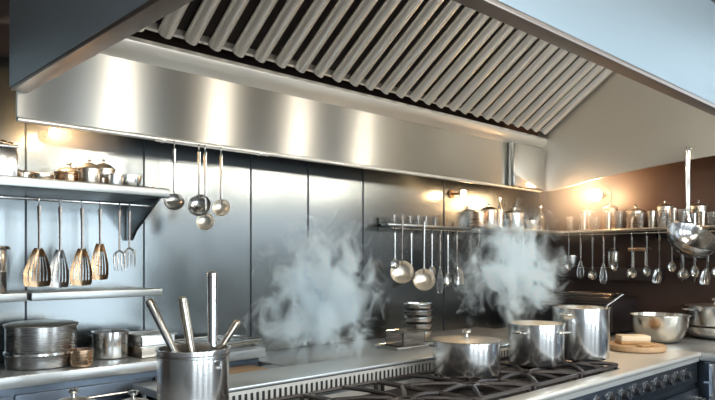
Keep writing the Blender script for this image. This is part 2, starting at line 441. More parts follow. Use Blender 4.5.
def spoon(label, loc, L, rz=0, group=None, mat='utensil'):
    t = thing('serving_spoon', label, 'spoon', loc, rz, group)
    strip_handle(L*.76, .0055).build('handle', M[mat], t)
    hook(MB()).build('hanging_hook', M['utensil'], t)
    a, b = .026, L*.13
    pr = [(math.sin(u*PI/2), -.5*math.cos(u*PI/2)) for u in (0,.2,.4,.6,.8,1)] + [(math.sin(u*PI/2)*.95, -.44*math.cos(u*PI/2)) for u in (.95,.8,.6,.4,.2,0)]
    MB().lathe(pr, 24, M=T(0,.002,-L*.74-b*.95) @ Matrix.Diagonal((a,.03,b,1)) @ R(PI/2,'X')).build('bowl', M[mat], t)
    return t

# ------------------------------------------------------------------ left wall shelf, rail and its utensils
SZ = H + .285
sh = thing('wall_shelf', 'upper steel wall shelf with a tapered end bracket, left of the hood ladles', 'shelf', (.85, YB, SZ))
def rel(mb, o):
    for i in range(len(mb.v)): mb.v[i] = mb.v[i] - o
    return mb
so = Vector((.85, YB, SZ))
rel(MB().box((.2,2.40,SZ-.034),(1.245,YB-.004,SZ)), so).build('board', M['shelf'], sh, .003)
for xx in (1.222, .42):
    mb = MB(); o_ = [(2.44,SZ-.034),(YB-.005,SZ-.034),(YB-.005,SZ-.20),(2.70,SZ-.20),(2.66,SZ-.16)]
    n = len(o_); vs = [(x,y,z) for x in (xx-.006,xx+.006) for y,z in o_]
    mb.add(vs, [tuple(range(n)), tuple(range(2*n-1,n-1,-1))] + [(i,i+n,(i+1)%n+n,(i+1)%n) for i in range(n)])
    rel(mb, so).build('bracket', M['wall_steel'], sh, .002)
rz_ = H + .222
rel(MB().tube([(.25,2.52,rz_),(1.215,2.52,rz_)], .006, 10), so).build('hanging_rail', M['chrome'], sh)
tu = [(39,'first'),(60,'second'),(82,'third'),(100,'fourth')]
spec = [(.090,.315,'tan_steel',6,'wide tan slotted turner, leftmost under the upper shelf'),
        (.070,.32,'turner',5,'bright steel slotted turner between two tan ones under the upper shelf'),
        (.078,.315,'tan_steel',6,'round shouldered tan turner, third from left under the upper shelf'),
        (.066,.295,'tan_steel',5,'small tan slotted turner, fourth from left under the upper shelf')]
for (px, _), (w1, L, mt, ns, lb) in zip(tu, spec):
    p = P(px, 203, Y=2.516)
    turner(lb, (p.x, 2.52, rz_), L, .024, w1, .138, rz=-.45, group='utensils under the upper left shelf', mat=mt, nslot=ns)
p = P(119, 205, Y=2.52); fork('dark handled serving fork with four tines beside the small turner', (p.x, 2.52, rz_), .265, -.2, 'utensils under the upper left shelf')
p = P(129, 205, Y=2.52); fork('thin serving fork nearest the end bracket of the upper shelf', (p.x, 2.52, rz_), .25, -.35, 'utensils under the upper left shelf')

# lower ledges
LZ = H - .118
for nm, x0, x1, lb in (('wall_ledge', .2, .742, 'short steel wall ledge at far left carrying a lidded canister'), ('wall_ledge', .757, 1.262, 'empty narrow steel wall ledge below the hanging turners')):
    l = thing(nm, lb, 'shelf', ((x0+x1)/2, YB, LZ), group='lower wall ledges')
    o_ = Vector(((x0+x1)/2, YB, LZ))
    rel(MB().box((x0,2.50,LZ-.030),(x1,YB-.004,LZ)), o_).build('board', M['shelf'], l, .003)
    # canister on the left ledge
p = P(3, 289, Z=LZ)
t = thing('canister', 'tall lidded steel canister on the ledge at the left edge', 'canister', (.655, 2.62, LZ))
MB().lathe([(0,0),(.05,0),(.052,.004),(.052,.07),(.054,.073),(.054,.08),(.052,.083),(.052,.155),(0,.155)], 32).build('body', M['pot'], t)
MB().lathe([(0,.156),(.062,.156),(.064,.160),(.062,.168),(.02,.172),(0,.172)], 32).build('lid', M['pot_warm'], t)

# things on the upper shelf
def on_shelf(px, Y, z): 
    q = P(px, 260, Y=Y); return (q.x, Y, z)
t = thing('lidded_jar', 'tall square steel jar with thick handle at the left end of the upper shelf', 'jar', on_shelf(0, 2.58, SZ))
MB().box((-.045,-.045,0),(.045,.045,.115)).build('body', M['pot'], t, .008)
MB().tube([(.045,0,.02),(.05,0,.10),(.04,0,.135),(-.03,0,.145)], .009, 10).build('handle', M['tan_steel'], t)
MB().box((-.048,-.048,.116),(.048,.048,.128)).build('lid', M['pot_dark'], t, .004)
g = 'cookware along the upper left shelf'
p = on_shelf(25, 2.62, SZ); pot('small_pot', 'low pale pan below the left wall lamp', 'pan', p, .045, .035, handles=(0,PI), mat='pot_warm', group=g)
p = on_shelf(41, 2.55, SZ); bowl('small_bowl', 'shallow pale bowl directly under the left wall lamp', 'bowl', p, .04, .028, 'pot_warm', g)
p = on_shelf(69, 2.62, SZ); pot('saucepan', 'brown toned flat saucepan with bright lid on the upper shelf', 'saucepan', p, .052, .05, handles=(), lid=True, mat='copper', group=g, long_handle=PI*.95)
p = on_shelf(89, 2.53, SZ); pot('small_pot', 'shiny lidded pot in the middle of the upper shelf', 'pot', p, .04, .062, lid=True, mat='pot_warm', group=g)
p = on_shelf(103, 2.61, SZ); pot('small_pot', 'tallest lidded pot on the upper shelf', 'pot', p, .042, .078, lid=True, mat='pot_warm', group=g)
p = on_shelf(114, 2.53, SZ); pot('small_pot', 'open pot with side handles near the shelf end', 'pot', p, .034, .05, mat='pot', group=g)
p = on_shelf(128, 2.60, SZ); bowl('small_bowl', 'flared steel bowl near the right end of the upper shelf', 'bowl', p, .052, .058, 'pot', g)
p = on_shelf(147, 2.56, SZ); bowl('small_bowl', 'tiny dark dish at the very end of the upper shelf', 'bowl', p, .026, .018, 'pot_dark', g)

# ------------------------------------------------------------------ ladles on the hood's rear rim
def at_rim(px, Y=2.478): q = P(px, 150, Y=Y); return (q.x, HY1-.020, ZB-.014)
g = 'ladles hanging from the hood rim'
def rim_z(dy): return ZB + dy
q = at_rim(174); ladle('small round ladle with dark bowl, leftmost of those on the hood rim', q, .285, .041, -.5, g, tiltx=.6, mat='pot_dark')
q = at_rim(199); ladle('long ladle with round bowl in the middle of the hood rim', q, .300, .048, -.75, g, tiltx=.3)
q = at_rim(205); ladle('ladle with pale bowl half hidden behind the long middle ladle', q, .358, .038, -.75, g, tiltx=.2, mat='inner')
q = at_rim(221); ladle('pale narrow ladle, rightmost of those on the hood rim', q, .295, .038, -.75, g, tiltx=.25, mat='inner')
# big ladle at right, hung from the end panel's lower edge
q = P(688, 150, X=HX1-.016)
hp(MB().tube([(HX1+.005,q.y,q.z+.012),(HX1-.04,q.y,q.z+.012),(HX1-.045,q.y,q.z+.02)], .004, 8), 'peg', M['chrome'])
bl = thing('skimmer_ladle', 'very large steel ladle hanging alone from the hood end at right', 'ladle', (HX1-.022, q.y, q.z+.012), -HEAD)
MB().tube([(0,0,-.018),(0,0,-.25),(0,0,-.36),(0,-.004,-.42),(0,-.012,-.455)], [.020,.018,.014,.018,.034], 12, flat=.35, up=(0,1,0)).build('handle', M['skim'], bl)
MB().tube([(0,.013*math.cos(2*PI*k/16),.0095-.013-.0005+.013*math.sin(2*PI*k/16)) for k in range(16)], .003, 6, M=R(HEAD,'Z'), loop=True).build('hanging_ring', M['utensil'], bl)
rb = .148
pr = [(rb*math.sin(u*PI/2), -rb*.80*math.cos(u*PI/2)) for u in (0,.15,.3,.45,.6,.75,.9,1)] + [(rb*1.04,.002),(rb*1.03,.006)] + [((rb-.004)*math.sin(u*PI/2), -(rb*.80-.005)*math.cos(u*PI/2)) for u in (.97,.8,.6,.4,.2,0)]
MB().lathe(pr, 48, M=T(-.02,-.10,-.54) @ R(.62,'X') @ R(.16,'Y')).build('bowl', M['skim'], bl)

# ------------------------------------------------------------------ left counter
CZ = H - .395
def cabinet(name, label, cat, x0, x1, y0, y1, top, ndoor=2, group=None, mat='counter', dm='front_blue', over=.02):
    o_ = Vector(((x0+x1)/2, (y0+y1)/2, 0))
    t = thing(name, label, cat, o_, 0, group)
    rel(MB().box((x0,y0-over,top-.042),(x1,y1,top)), o_).build('worktop', M[mat], t, .005)
    rel(MB().box((x0+.01,y0+.02,.10),(x1-.01,y1-.01,top-.042)), o_).build('carcass', M[dm], t, .003)
    mb = MB()
    rel(mb.box((x0+.03,y0+.06,0),(x1-.03,y1-.03,.10)), o_).build('plinth', M['oven_dark'], t)
    w = (x1-x0-.03)/ndoor
    for k in range(ndoor):
        a = x0+.015+k*w
        d = rel(MB().box((a+.006,y0+.004,.13),(a+w-.006,y0+.02,top-.07)), o_).build('door', M[dm], t, .003)
        rel(MB().tube([(a+.05,y0+.004,top-.11),(a+.05,y0-.018,top-.11),(a+w-.05,y0-.018,top-.11),(a+w-.05,y0+.004,top-.11)], .006, 8), o_).build('handle', M['pot_dark'], d)
    return t
cabinet('base_cabinet', 'tall steel topped counter along the left of the back wall', 'counter', .15, 1.71, 2.42, YB-.006, CZ, 3)
g = 'cookware along the left counter'
def on_cnt(px, Y): q = P(px, 260, Y=Y); return (q.x, Y, CZ)
pot('stock_pot', 'dark tall pot cut by the left edge of the photo on the counter', 'pot', (.535,2.57,CZ), .085, .165, mat='pot_dark', handles=(PI/2,), group=g)
p = on_cnt(41, 2.58); t = pot('stock_pot', 'wide worn pot with banded sides, largest on the left counter', 'pot', p, .122, .150, mat='pot_dark', handles=(), lid=False, group=g)
MB().lathe([(.122,.045),(.127,.05),(.127,.058),(.122,.063)], 40).build('hoop', M['pot'], t)
l = MB().lathe([(.127,.153),(.129,.157),(.11,.163),(0,.165),(0,.160),(.11,.157)], 40).build('lid', M['inner'], t)
p = on_cnt(81, 2.452); t = pot('small_pot', 'small copper toned cup in front of the wide worn pot', 'cup', p, .040, .062, mat='copper', handles=(), group=g)
p = on_cnt(110, 2.60); pot('stock_pot', 'plain bright cylinder pot on the left counter', 'pot', p, .070, .105, mat='pot', handles=(PI*.75,), group=g)
p = on_cnt(146, 2.57)
for k, (w, h, lb) in enumerate([(.15,.045,'lower rectangular steel pan of a stack on the left counter'),(.145,.042,'upper rectangular steel pan of a stack on the left counter')]):
    t = thing('gastronorm_pan', lb, 'food pan', (p[0]+.01, p[1], CZ + k*.047), group='stacked rectangular pans')
    mb = MB(); 
    for a, b in (((-w/2,-.09,0),(w/2,.09,.003)),((-w/2,-.09,0),(-w/2+.003,.09,h)),((w/2-.003,-.09,0),(w/2,.09,h)),((-w/2,-.09,0),(w/2,-.087,h)),((-w/2,.087,0),(w/2,.09,h)) ,): mb.box(a, b)
    mb.build('tray', M['pot_warm' if k == 0 else 'pot'], t)
    mb = MB().tube([(-w/2-.004,-.094,h),(w/2+.004,-.094,h),(w/2+.004,.094,h),(-w/2-.004,.094,h)], .0035, 6, loop=True); mb.build('rim', M['chrome'], t)
# baking sheets at the right end
for k in range(3):
    t = thing('baking_sheet', ['lowest flat baking sheet at the right end of the left counter','middle baking sheet at the right end of the left counter','topmost baking sheet at the right end of the left counter'][k], 'baking tray', (1.52+.012*k, 2.56, CZ+.001+k*.0135), .04*k, 'baking sheets on the left counter')
    MB().box((-.165,-.12,0),(.165,.12,.004)).build('sheet', M['pot'], t, .001)
    MB().tube([(-.168,-.123,.008),(.168,-.123,.008),(.168,.123,.008),(-.168,.123,.008)], .0045, 6, loop=True).build('rim', M['pot_warm' if k==1 else 'chrome'], t)

# ------------------------------------------------------------------ work table at left front with pots
TZ = H - .50
o_ = Vector((.66, 1.7, 0))
wt = thing('work_table', 'steel work table left of the range carrying the utensil pot', 'table', o_)
rel(MB().box((.28,1.28,TZ-.04),(1.04,2.12,TZ)), o_).build('tabletop', M['counter'], wt, .005)
for x, y in ((.33,1.33),(.99,1.33),(.33,2.07),(.99,2.07)):
    rel(MB().tube([(x,y,0),(x,y,TZ-.04)], .02, 12), o_).build('leg', M['pot'], wt)
rel(MB().box((.31,1.31,.22),(1.01,2.09,.245)), o_).build('undershelf', M['counter'], wt)

p = P(193, 260, D=1.80); UR, UH = .097, .255
up = thing('utensil_pot', 'tall steel pot holding four upright utensil handles, in front of the counter', 'pot', (p.x, p.y, TZ))
MB().lathe(shell(UR, UH, lip=.005), 48).build('body', M['pot'], up)
MB().lathe([(UR, UH-.02),(UR+.003,UH-.018),(UR+.003,UH-.012),(UR,UH-.010)], 48).build('band', M['pot_dark'], up)
for a in (PI*.98, -PI*.02): 
    mb = MB().tube([(UR-.001,0,UH-.028),(UR+.012,0,UH-.030),(UR+.013,0,UH-.044),(UR-.001,0,UH-.046)], .005, 8, M=R(a - HEAD - .55, 'Z')); mb.build('handle', M['pot_dark'], up)
def stick(name, label, cat, px0, py0, px1, py1, r0, r1, dd0, dd1, mat, flat=1.0):
    # an upright tool standing in the utensil pot: from the pot floor up to its tip
    top = P(px1, py1, D=1.80+dd1); mid = P(px0, py0, D=1.80+dd0)
    d = (mid - top); s = (TZ + .012 - top.z) / d.z
    s = min(s, 3.0); bot = top + d*s
    lo = Vector((p.x, p.y, bot.z)); off = bot - lo; off.z = 0
    if off.length > UR-.018: bot = lo + off.normalized()*(UR-.018)
    t = thing(name, label, cat, bot, group='tools standing in the steel pot')
    a = Vector((0,0,0)); b = top - bot; n = 10
    pts = [a + (b-a)*(i/n) for i in range(n+1)]
    rr = [r0 + (r1-r0)*i/n for i in range(n+1)]
    pts.append(b*(1+.004/b.length)); rr.append(r1*.75); pts.append(b*(1+.007/b.length)); rr.append(r1*.25)
    MB().tube(pts[4:], rr[4:], 14, flat=flat).build('handle', M[mat], t)
    MB().tube(pts[:5], [r0*.8]*5, 10).build('shaft', M['utensil'], t)
    ring = MB().tube([b*(1-.03), b*(1-.026)], r1*1.12, 14, flat=flat); ring.build('collar', M['dark_handle'], t)
    return t
stick('tongs', 'leftmost tool in the steel pot, leaning left with a grooved handle', 'kitchen tool', 179, 348, 149, 301, .009, .0165, -.02, .0, 'utensil', .7)
stick('kitchen_tool', 'thick pale handle leaning left, second tool in the steel pot', 'kitchen tool', 190, 346, 182, 299, .010, .0135, .04, .05, 'pot_warm')
stick('sharpening_rod', 'tallest upright round handle in the steel pot', 'kitchen tool', 212, 350, 212, 273, .012, .0145, 0, 0, 'chrome')
stick('kitchen_tool', 'short handle leaning right, rightmost tool in the steel pot', 'kitchen tool', 221, 347, 237, 322, .009, .0165, .03, .04, 'pot_warm', .6)

p = P(133, 260, D=1.92); pot('saucepot', 'lidded low pot at the bottom edge nearest the utensil pot', 'pot', (p.x, p.y, TZ), .066, .062, lid=True, handles=(), group='lidded pots on the work table')
p = P(73, 260, D=1.94); pot('saucepot', 'lidded low pot at the bottom edge left of its twin', 'pot', (p.x, p.y, TZ), .070, .062, lid=True, handles=(), group='lidded pots on the work table')

# ------------------------------------------------------------------ range
RX0, RX1, RY0, RY1 = 1.06, 3.77, 1.28, 2.06
o_ = Vector((2.4, 1.6, 0))
rg = thing('gas_range', 'long steel gas range with black star grates in the centre', 'stove', o_)
GX0, GW, NG = 1.095, .37, 5
GX1 = GX0 + GW*NG; GY0, GY1 = 1.335, 1.825
# top: steel frame around the dark well
mb = MB()
mb.box((RX0,RY0,TZ-.05),(RX1,GY0,TZ)).box((RX0,GY1,TZ-.05),(RX1,RY1,TZ)).box((RX0,GY0,TZ-.05),(GX0,GY1,TZ)).box((GX1,GY0,TZ-.05),(RX1,GY1,TZ))
rel(mb, o_).build('steel_top', M['range_top'], rg)
rel(MB().tube([(RX0,RY0,TZ-.014),(RX1,RY0,TZ-.014)], .014, 12), o_).build('front_edge', M['range_top'], rg)
rel(MB().box((GX0,GY0,TZ-.06),(GX1,GY1,TZ-.028)), o_).build('burner_well', M['well'], rg)
rel(MB().box((RX0+.005,RY0+.015,.12),(RX1-.005,RY1-.01,TZ-.06)), o_).build('body', M['front_blue'], rg, .003)
rel(MB().box((RX0+.05,RY0+.08,0),(RX1-.05,RY1-.05,.12)), o_).build('plinth', M['oven_dark'], rg)
rel(MB().box((RX0+.005,RY0+.002,TZ-.16),(RX1-.02,RY0+.015,TZ-.035)), o_).build('control_panel', M['front_blue'], rg, .003)
nd = 4
for k in range(nd):
    w = (RX1-RX0-.02)/nd; a = RX0+.01+k*w
    d = rel(MB().box((a+.01,RY0-.005,.18),(a+w-.01,RY0+.014,TZ-.19)), o_).build('oven_door', M['front_blue'], rg, .005)
    rel(MB().tube([(a+.05,RY0-.005,TZ-.24),(a+.05,RY0-.045,TZ-.24),(a+w-.05,RY0-.045,TZ-.24),(a+w-.05,RY0-.005,TZ-.24)], .010, 10), o_).build('handle', M['chrome'], d)
for k in range(20):
    x = 1.25 + k*.122
    if x > 3.66: break
    kn = rel(MB().lathe([(.026,0),(.026,.006),(.019,.010),(.017,.032),(.014,.035),(0,.035)], 20, M=T(x,RY0+.002,TZ-.098) @ R(PI/2,'X')), o_).build('knob', M['knob'], rg)
    rel(MB().lathe([(.027,0),(.032,.001),(.032,.004),(.027,.005)], 24, M=T(x,RY0+.002,TZ-.098) @ R(PI/2,'X'), close=True).box((x-.003,RY0-.040,TZ-.114),(x+.003,RY0-.032,TZ-.082)), o_).build('knob_ring', M['chrome'], kn)
# backguard: ledge with perforated riser
bz = H - .42
rel(MB().box((1.13,1.838,TZ),(RX1,2.05,bz-.012)), o_).build('backguard', M['wall_steel'], rg)
rel(MB().box((1.125,1.828,bz-.012),(RX1,2.055,bz)), o_).build('ledge', M['counter'], rg, .004)
pf = MB(); X0, X1 = 1.135, RX1-.01; ncol = 2*110; nrow = 5
pf.plate(ncol+1, nrow, lambda i, j: not (i % 2 == 1 and j in (1,2,3)), lambda u, v: (X0+(X1-X0)*u, 1.834, TZ+.004+(bz-.016-TZ-.004)*v), .003)
rel(pf, o_).build('perforated_riser', M['range_top'], rg)
# burners
for k in range(NG):
    cx = GX0 + GW*(k+.5)
    for cy in (1.50,):
        rel(MB().lathe([(.06,-.028),(.058,-.018),(.045,-.012),(.045,-.006),(0,-.004)], 24, M=T(cx,cy,TZ)), o_).build('burner', M['iron'], rg)
# grates: one thing each
for k in range(NG):
    cx, cy = GX0 + GW*(k+.5), 1.50
    t = thing('pan_grate', '%s black star-shaped pan grate from the left on the range' % words[k], 'stove grate', (cx, (GY0+GY1)/2, TZ-.0272), group='pan grates on the range')
    dy = cy - (GY0+GY1)/2; hx, hy = GW/2-.0095, (GY1-GY0)/2-.006
    fr = MB()
    cr = .03; pts = []
    for sx, sy, a0 in ((1,1,0),(-1,1,PI/2),(-1,-1,PI),(1,-1,1.5*PI)):
        for i in range(4):
            a = a0 + i*PI/6; pts.append((sx*(hx-cr)+cr*math.cos(a), sy*(hy-cr)+cr*math.sin(a), .044))
    fr.tube(pts, .008, 8, loop=True); fr.build('frame', M['iron'], t)
    for i in range(8):
        a = 2*PI*i/8 + PI/8*0
        ex, ey = math.cos(a), math.sin(a)
        lim = min((hx/abs(ex)) if abs(ex)>.01 else 9, ((hy - (dy if ey>0 else -dy))/abs(ey)) if abs(ey)>.01 else 9)
        r0 = .028
        MB().tube([(ex*r0,dy+ey*r0,.048),(ex*(r0+.03),dy+ey*(r0+.03),.054),(ex*lim*.6,dy+ey*lim*.6,.054),(ex*lim,dy+ey*lim,.046)], [.005,.0085,.0085,.008], 8).build('spoke', M['iron'], t)
    MB().lathe([(.022,.040),(.034,.040),(.036,.048),(.034,.055),(.022,.055)], 24, M=T(0,dy,0), close=True).build('hub_ring', M['iron'], t)
    for sx in (-1,1):
        for sy in (-1,1):
            MB().tube([(sx*(hx-.01),sy*(hy-.01),.0),(sx*(hx-.01),sy*(hy-.01),.044)], .008, 8).build('foot', M['iron'], t)
GZ = TZ + .0345
p = P(466, 260, D=2.66); pot('saute_pot', 'low lidded steel pot at front on the range grates', 'pot', (p.x, p.y, GZ), .136, .135, rz=-HEAD, lid=True, group='pots cooking on the range', hz=.118)
p = P(535.5, 260, D=2.93); pot('stock_pot', 'open steaming steel pot between the low pot and the tallest', 'pot', (p.x, p.y, GZ), .124, .180, rz=-HEAD, handles=(-PI/2-.85, -PI/2+.85), liquid=True, group='pots cooking on the range', hz=.145)
p = P(580, 260, D=3.10); cpot = p.copy(); pot('stock_pot', 'tallest open steel pot on the range with a spoon in it', 'pot', (p.x, p.y, GZ), .130, .238, rz=-HEAD, handles=(-PI/2-.9, PI/2-.3), liquid=True, group='pots cooking on the range', hz=.21)
# spoon standing in the tall pot
a = P(608, 309, D=3.10); b = P(622, 297, D=3.10)
sp = thing('cooking_spoon', 'steel spoon handle sticking out right of the tallest pot', 'spoon', cpot.xyz*1 + Vector((0,0,GZ+.03-cpot.z)))
base = Vector(sp.location); dirv = (b-a)
bend = a - (a-base)*.12
up_ = Vector((0,0,.026)); MB().tube([base-base, (a-base+up_)*.5, (a-base+up_)*.97, b-base+up_*.5], [.006,.006,.006,.008], 10, flat=.6).build('handle', M['utensil'], sp)
MB().lathe([(.001,-.016),(.02,-.012),(.03,0),(.028,0),(.018,-.009),(0,-.013)], 20, M=T(0,0,.018)).build('bowl', M['utensil'], sp)

# ------------------------------------------------------------------ rear table behind the range
BZ = H - .47
o_ = Vector((2.7, 2.4, 0))
rt = thing('rear_table', 'low steel table between range ledge and back wall behind the steam', 'table', o_)
rel(MB().box((1.75,2.085,BZ-.035),(3.74,YB-.012,BZ)), o_).build('tabletop', M['counter'], rt, .004)
for x in (1.82,3.68):
    for y in (2.14,2.66): rel(MB().tube([(x,y,0),(x,y,BZ-.035)], .02, 10), o_).build('leg', M['pot'], rt)
# wooden board on a small stand between ledge and counter
o_ = Vector((1.4, 2.23, 0))
st = thing('side_stand', 'narrow low stand between the range ledge and the left counter', 'stand', o_)
rel(MB().box((1.08,2.085,BZ-.03),(1.74,2.385,BZ)), o_).build('tabletop', M['counter'], st, .004)
for x in (1.12,1.70):
    for y in (2.11,2.36): rel(MB().tube([(x,y,0),(x,y,BZ-.03)], .014, 10), o_).build('leg', M['pot'], st)
t = thing('cutting_board', 'tan wooden board lying flat behind the utensil pot', 'cutting board', (1.38, 2.24, BZ))
MB().box((-.22,-.12,0),(.22,.12,.018)).build('board', M['wood'], t, .006)
# tray, container and bowl stack on the rear table
p = P(405, 346, Z=BZ)
t = thing('flat_tray', 'flat pale tray under the clear box behind the range', 'tray', (p.x, p.y, BZ), 0)
MB().box((-.16,-.09,0),(.16,.09,.006)).build('tray', M['pot_warm'], t, .002)
MB().tube([(-.163,-.093,.008),(.163,-.093,.008),(.163,.093,.008),(-.163,.093,.008)], .006, 6, loop=True).build('rim', M['chrome'], t)
t = thing('storage_box', 'clear rectangular box standing on the flat tray behind the range', 'box', (p.x+.01, p.y+.01, BZ+.0065))
mb = MB(); w, d, h = .09, .065, .075
for a, b in (((-w,-d,0),(w,d,.004)),((-w,-d,0),(-w+.004,d,h)),((w-.004,-d,0),(w,d,h)),((-w,-d,0),(w,-d+.004,h)),((-w,d-.004,0),(w,d,h))): mb.box(a, b)
mb.build('box', M['glass'], t)
MB().tube([(-w,-d,h),(w,-d,h),(w,d,h),(-w,d,h)], .004, 6, loop=True).build('rim', M['chrome'], t)
p = P(417, 260, Y=2.56)
for k in range(5):
    bowl('mixing_bowl', '%s steel bowl from the bottom in the stack on the rear table' % words[k], 'bowl', (p.x, p.y, BZ + k*.040), .085, .05, ['pot','pot_dark'][k%2], 'stacked bowls behind the range')

# ------------------------------------------------------------------ utensil rack on the back wall
RZ = H + .213
ra, rb_ = P(384, 226, Y=2.66).x, P(468, 228, Y=2.66).x
o_ = Vector(((ra+rb_)/2, YB, RZ))
rk = thing('utensil_rack', 'steel wall rack bar with ladles and spoons, centre of the back wall', 'rack', o_)
rel(MB().box((ra,2.63,RZ-.012),(rb_,2.69,RZ+.004)), o_).build('bar', M['shelf'], rk, .004)
for x in (ra+.05, (ra+rb_)/2, rb_-.04): rel(MB().box((x-.008,2.68,RZ-.010),(x+.008,YB-.004,RZ+.002)).box((x-.02,YB-.010,RZ-.04),(x+.02,YB-.004,RZ+.04)), o_).build('bracket', M['wall_steel'], rk)
rel(MB().tube([(ra+.01,2.612,RZ-.027),(rb_-.01,2.612,RZ-.027)], .005, 8), o_).build('hanging_rail', M['chrome'], rk)
g = 'utensils on the centre rack'
def rkx(px): return (P(px, 230, Y=2.60).x, 2.612, RZ-.027)
ladle('ladle with broad pale bowl, leftmost and largest on the centre rack', rkx(403), .325, .068, -.75, g, tiltx=.15, mat='inner', above=.05, hmat='dark_handle')
ladle('ladle with broad bowl hanging lower, second large one on the centre rack', rkx(425), .375, .068, -.75, g, tiltx=.3, mat='inner', above=.05)
whisk('wire whisk hanging right of the two large ladles', rkx(441), .40, .032, 0, g)
spoon('narrow spoon hanging between whisk and last turner on the centre rack', rkx(449), .36, -.6, g)
turner('solid looking turner, rightmost on the centre rack', rkx(458), .34, .03, .07, .14, -.6, g, 'utensil', 2)
spoon('thin steel spoon behind the leftmost large ladle', (rkx(396)[0], 2.612, RZ-.027), .24, -.6, g)
spoon('plain thin spoon between the two large ladles', (rkx(412.5)[0], 2.612, RZ-.027), .31, -.6, g)
spoon('plain thin spoon between second ladle and whisk', (rkx(433)[0], 2.612, RZ-.027), .30, -.6, g)
# tumblers standing on the rack bar
for k, px in enumerate((393, 401, 409, 417, 425, 434)):
    q = P(px, 224, Y=2.66)
    t = tag(MB().lathe([(0,0),(.016,0),(.019,.055),(.0175,.055),(.015,.004),(0,.004)], 16).build('shot_glass', M['glass']), '%s small clear glass from the left standing on the centre rack bar' % words[k], 'glass', 'glasses on the rack bar')
    t.location = (q.x, 2.66, RZ+.004)

# ------------------------------------------------------------------ shelves in the right corner
SRZ = H + .215
o_ = Vector((4.42, 2.2, SRZ))
cs = thing('corner_shelf', 'long steel shelf on the right brown wall and corner, crowded with glassware', 'shelf', o_)
rel(MB().box((rb_+.06,2.44,SRZ-.022),(XR-.004,YB-.008,SRZ)), o_).build('short_board', M['shelf'], cs, .003)
rel(MB().box((4.33,.9,SRZ-.022),(XR-.004,2.438,SRZ)), o_).build('long_board', M['pot_warm'], cs, .003)
for y in (1.2,1.75,2.3): rel(MB().box((4.40,y-.006,SRZ-.07),(XR-.004,y+.006,SRZ-.022)), o_).build('bracket', M['wall_steel'], cs)
rel(MB().tube([(rb_+.08,2.46,SRZ-.034),(4.355,2.46,SRZ-.034),(4.355,.95,SRZ-.034)], .005, 8), o_).build('hanging_rail', M['chrome'], cs)
# glassware, jars and pots
def tumbler(label, loc, r, h, mat, group):
    o = MB().lathe([(0,0),(r*.8,0),(r,h),(r*.92,h),(r*.74,.006),(0,.006)], 18).build('tumbler', M[mat])
    o.location = loc; return tag(o, label, 'glass' if mat == 'glass' else 'cup', group)
def bottle(label, loc, r, h, mat, group):
    t = thing('bottle', label, 'bottle', loc, 0, group)
    MB().lathe([(0,0),(r,0),(r,h*.55),(r*.9,h*.66),(r*.38,h*.78),(r*.36,h*.94),(0,h*.94)], 18).build('body', M[mat], t)
    MB().lathe([(0,h*.94),(r*.42,h*.94),(r*.42,h),(0,h)], 12).build('cap', M['chrome'], t)
    return t
g = 'cookware on the corner shelf'
q = lambda px, Y: (P(px, 260, Y=Y).x, Y, SRZ)
pot('stock_pot', 'copper toned pot at the left end of the corner shelf under the small lamp', 'pot', q(478,2.57), .058, .10, mat='copper', group=g, rz=.4)
pot('stock_pot', 'pale lidded pot second from the left end of the corner shelf', 'pot', q(488.5,2.655), .055, .13, mat='pot_warm', lid=True, group=g)
bottle('tall steel shaker bottle between lidded pot and wide pot on the corner shelf', q(499.5,2.60), .019, .22, 'pot_warm', g)
pot('stock_pot', 'wide steel pot with a flat lid below the boxed hood corner', 'pot', q(513.5,2.60), .072, .115, mat='pot', lid=True, group=g)
bowl('mixing_bowl', 'steel bowl right of the wide pot on the corner shelf', 'bowl', q(530,2.58), .07, .07, 'pot_warm', g)
bottle('narrow upright bottle nearest the wall corner on the corner shelf', q(540,2.66), .03, .20, 'glass', g)
gr = 'glasses along the right wall shelf'
ys = [2.36,2.26,2.17,2.08,2.0,1.92,1.85,1.78,1.71,1.645,1.58,1.52,1.465,1.41,1.36,1.31]
hs = [.10,.13,.09,.12,.12,.075,.10,.11,.07,.12,.11,.08,.09,.085,.08,.10]
kinds = ['glass','pot_warm','glass','pot_warm','glass','copper','glass','pot_warm','glass','pot_warm','glass','pot','pot_warm','glass','pot_warm','pot']
for k, (y, h, mt) in enumerate(zip(ys, hs, kinds)):
    nm = 'clear glass' if mt == 'glass' else ('copper toned cup' if mt=='copper' else 'steel cup')
    tumbler('%s, %s from the wall corner in the front row on the right shelf' % (nm, words[k]), (4.37+.015*(k%2), y, SRZ), .026+.008*((k*7)%3)/2, h, mt, gr)
for k, (y, h, r) in enumerate([(2.30,.13,.055),(2.12,.15,.05),(1.94,.12,.06),(1.74,.14,.05),(1.53,.13,.05)]):
    pot('small_pot', '%s lidded pot from the corner in the back row on the right shelf' % words[k], 'pot', (4.50, y, SRZ), r, h, mat=['pot_warm','copper','pot_warm','pot','pot_warm'][k], lid=True, group='pots in the back row on the right shelf')
# black pan hanging behind the steam
fp = thing('frying_pan', 'black round frying pan hanging on the back wall left of the corner rail', 'pan', (P(478,240,Y=2.46).x, 2.46, SRZ-.034))
MB().tube([(0,0,-.024),(0,0,-.05),(0,.01,-.11)], [.006,.009,.008], 8, flat=.5).build('handle', M['dark_handle'], fp)
hook(MB()).build('hanging_hook', M['utensil'], fp)
MB().lathe([(0,0),(.075,0),(.092,.03),(.095,.03),(.078,-.004),(0,-.004)], 36, M=T(0,.03,-.19) @ R(PI/2,'X')).build('body', M['black'], fp)
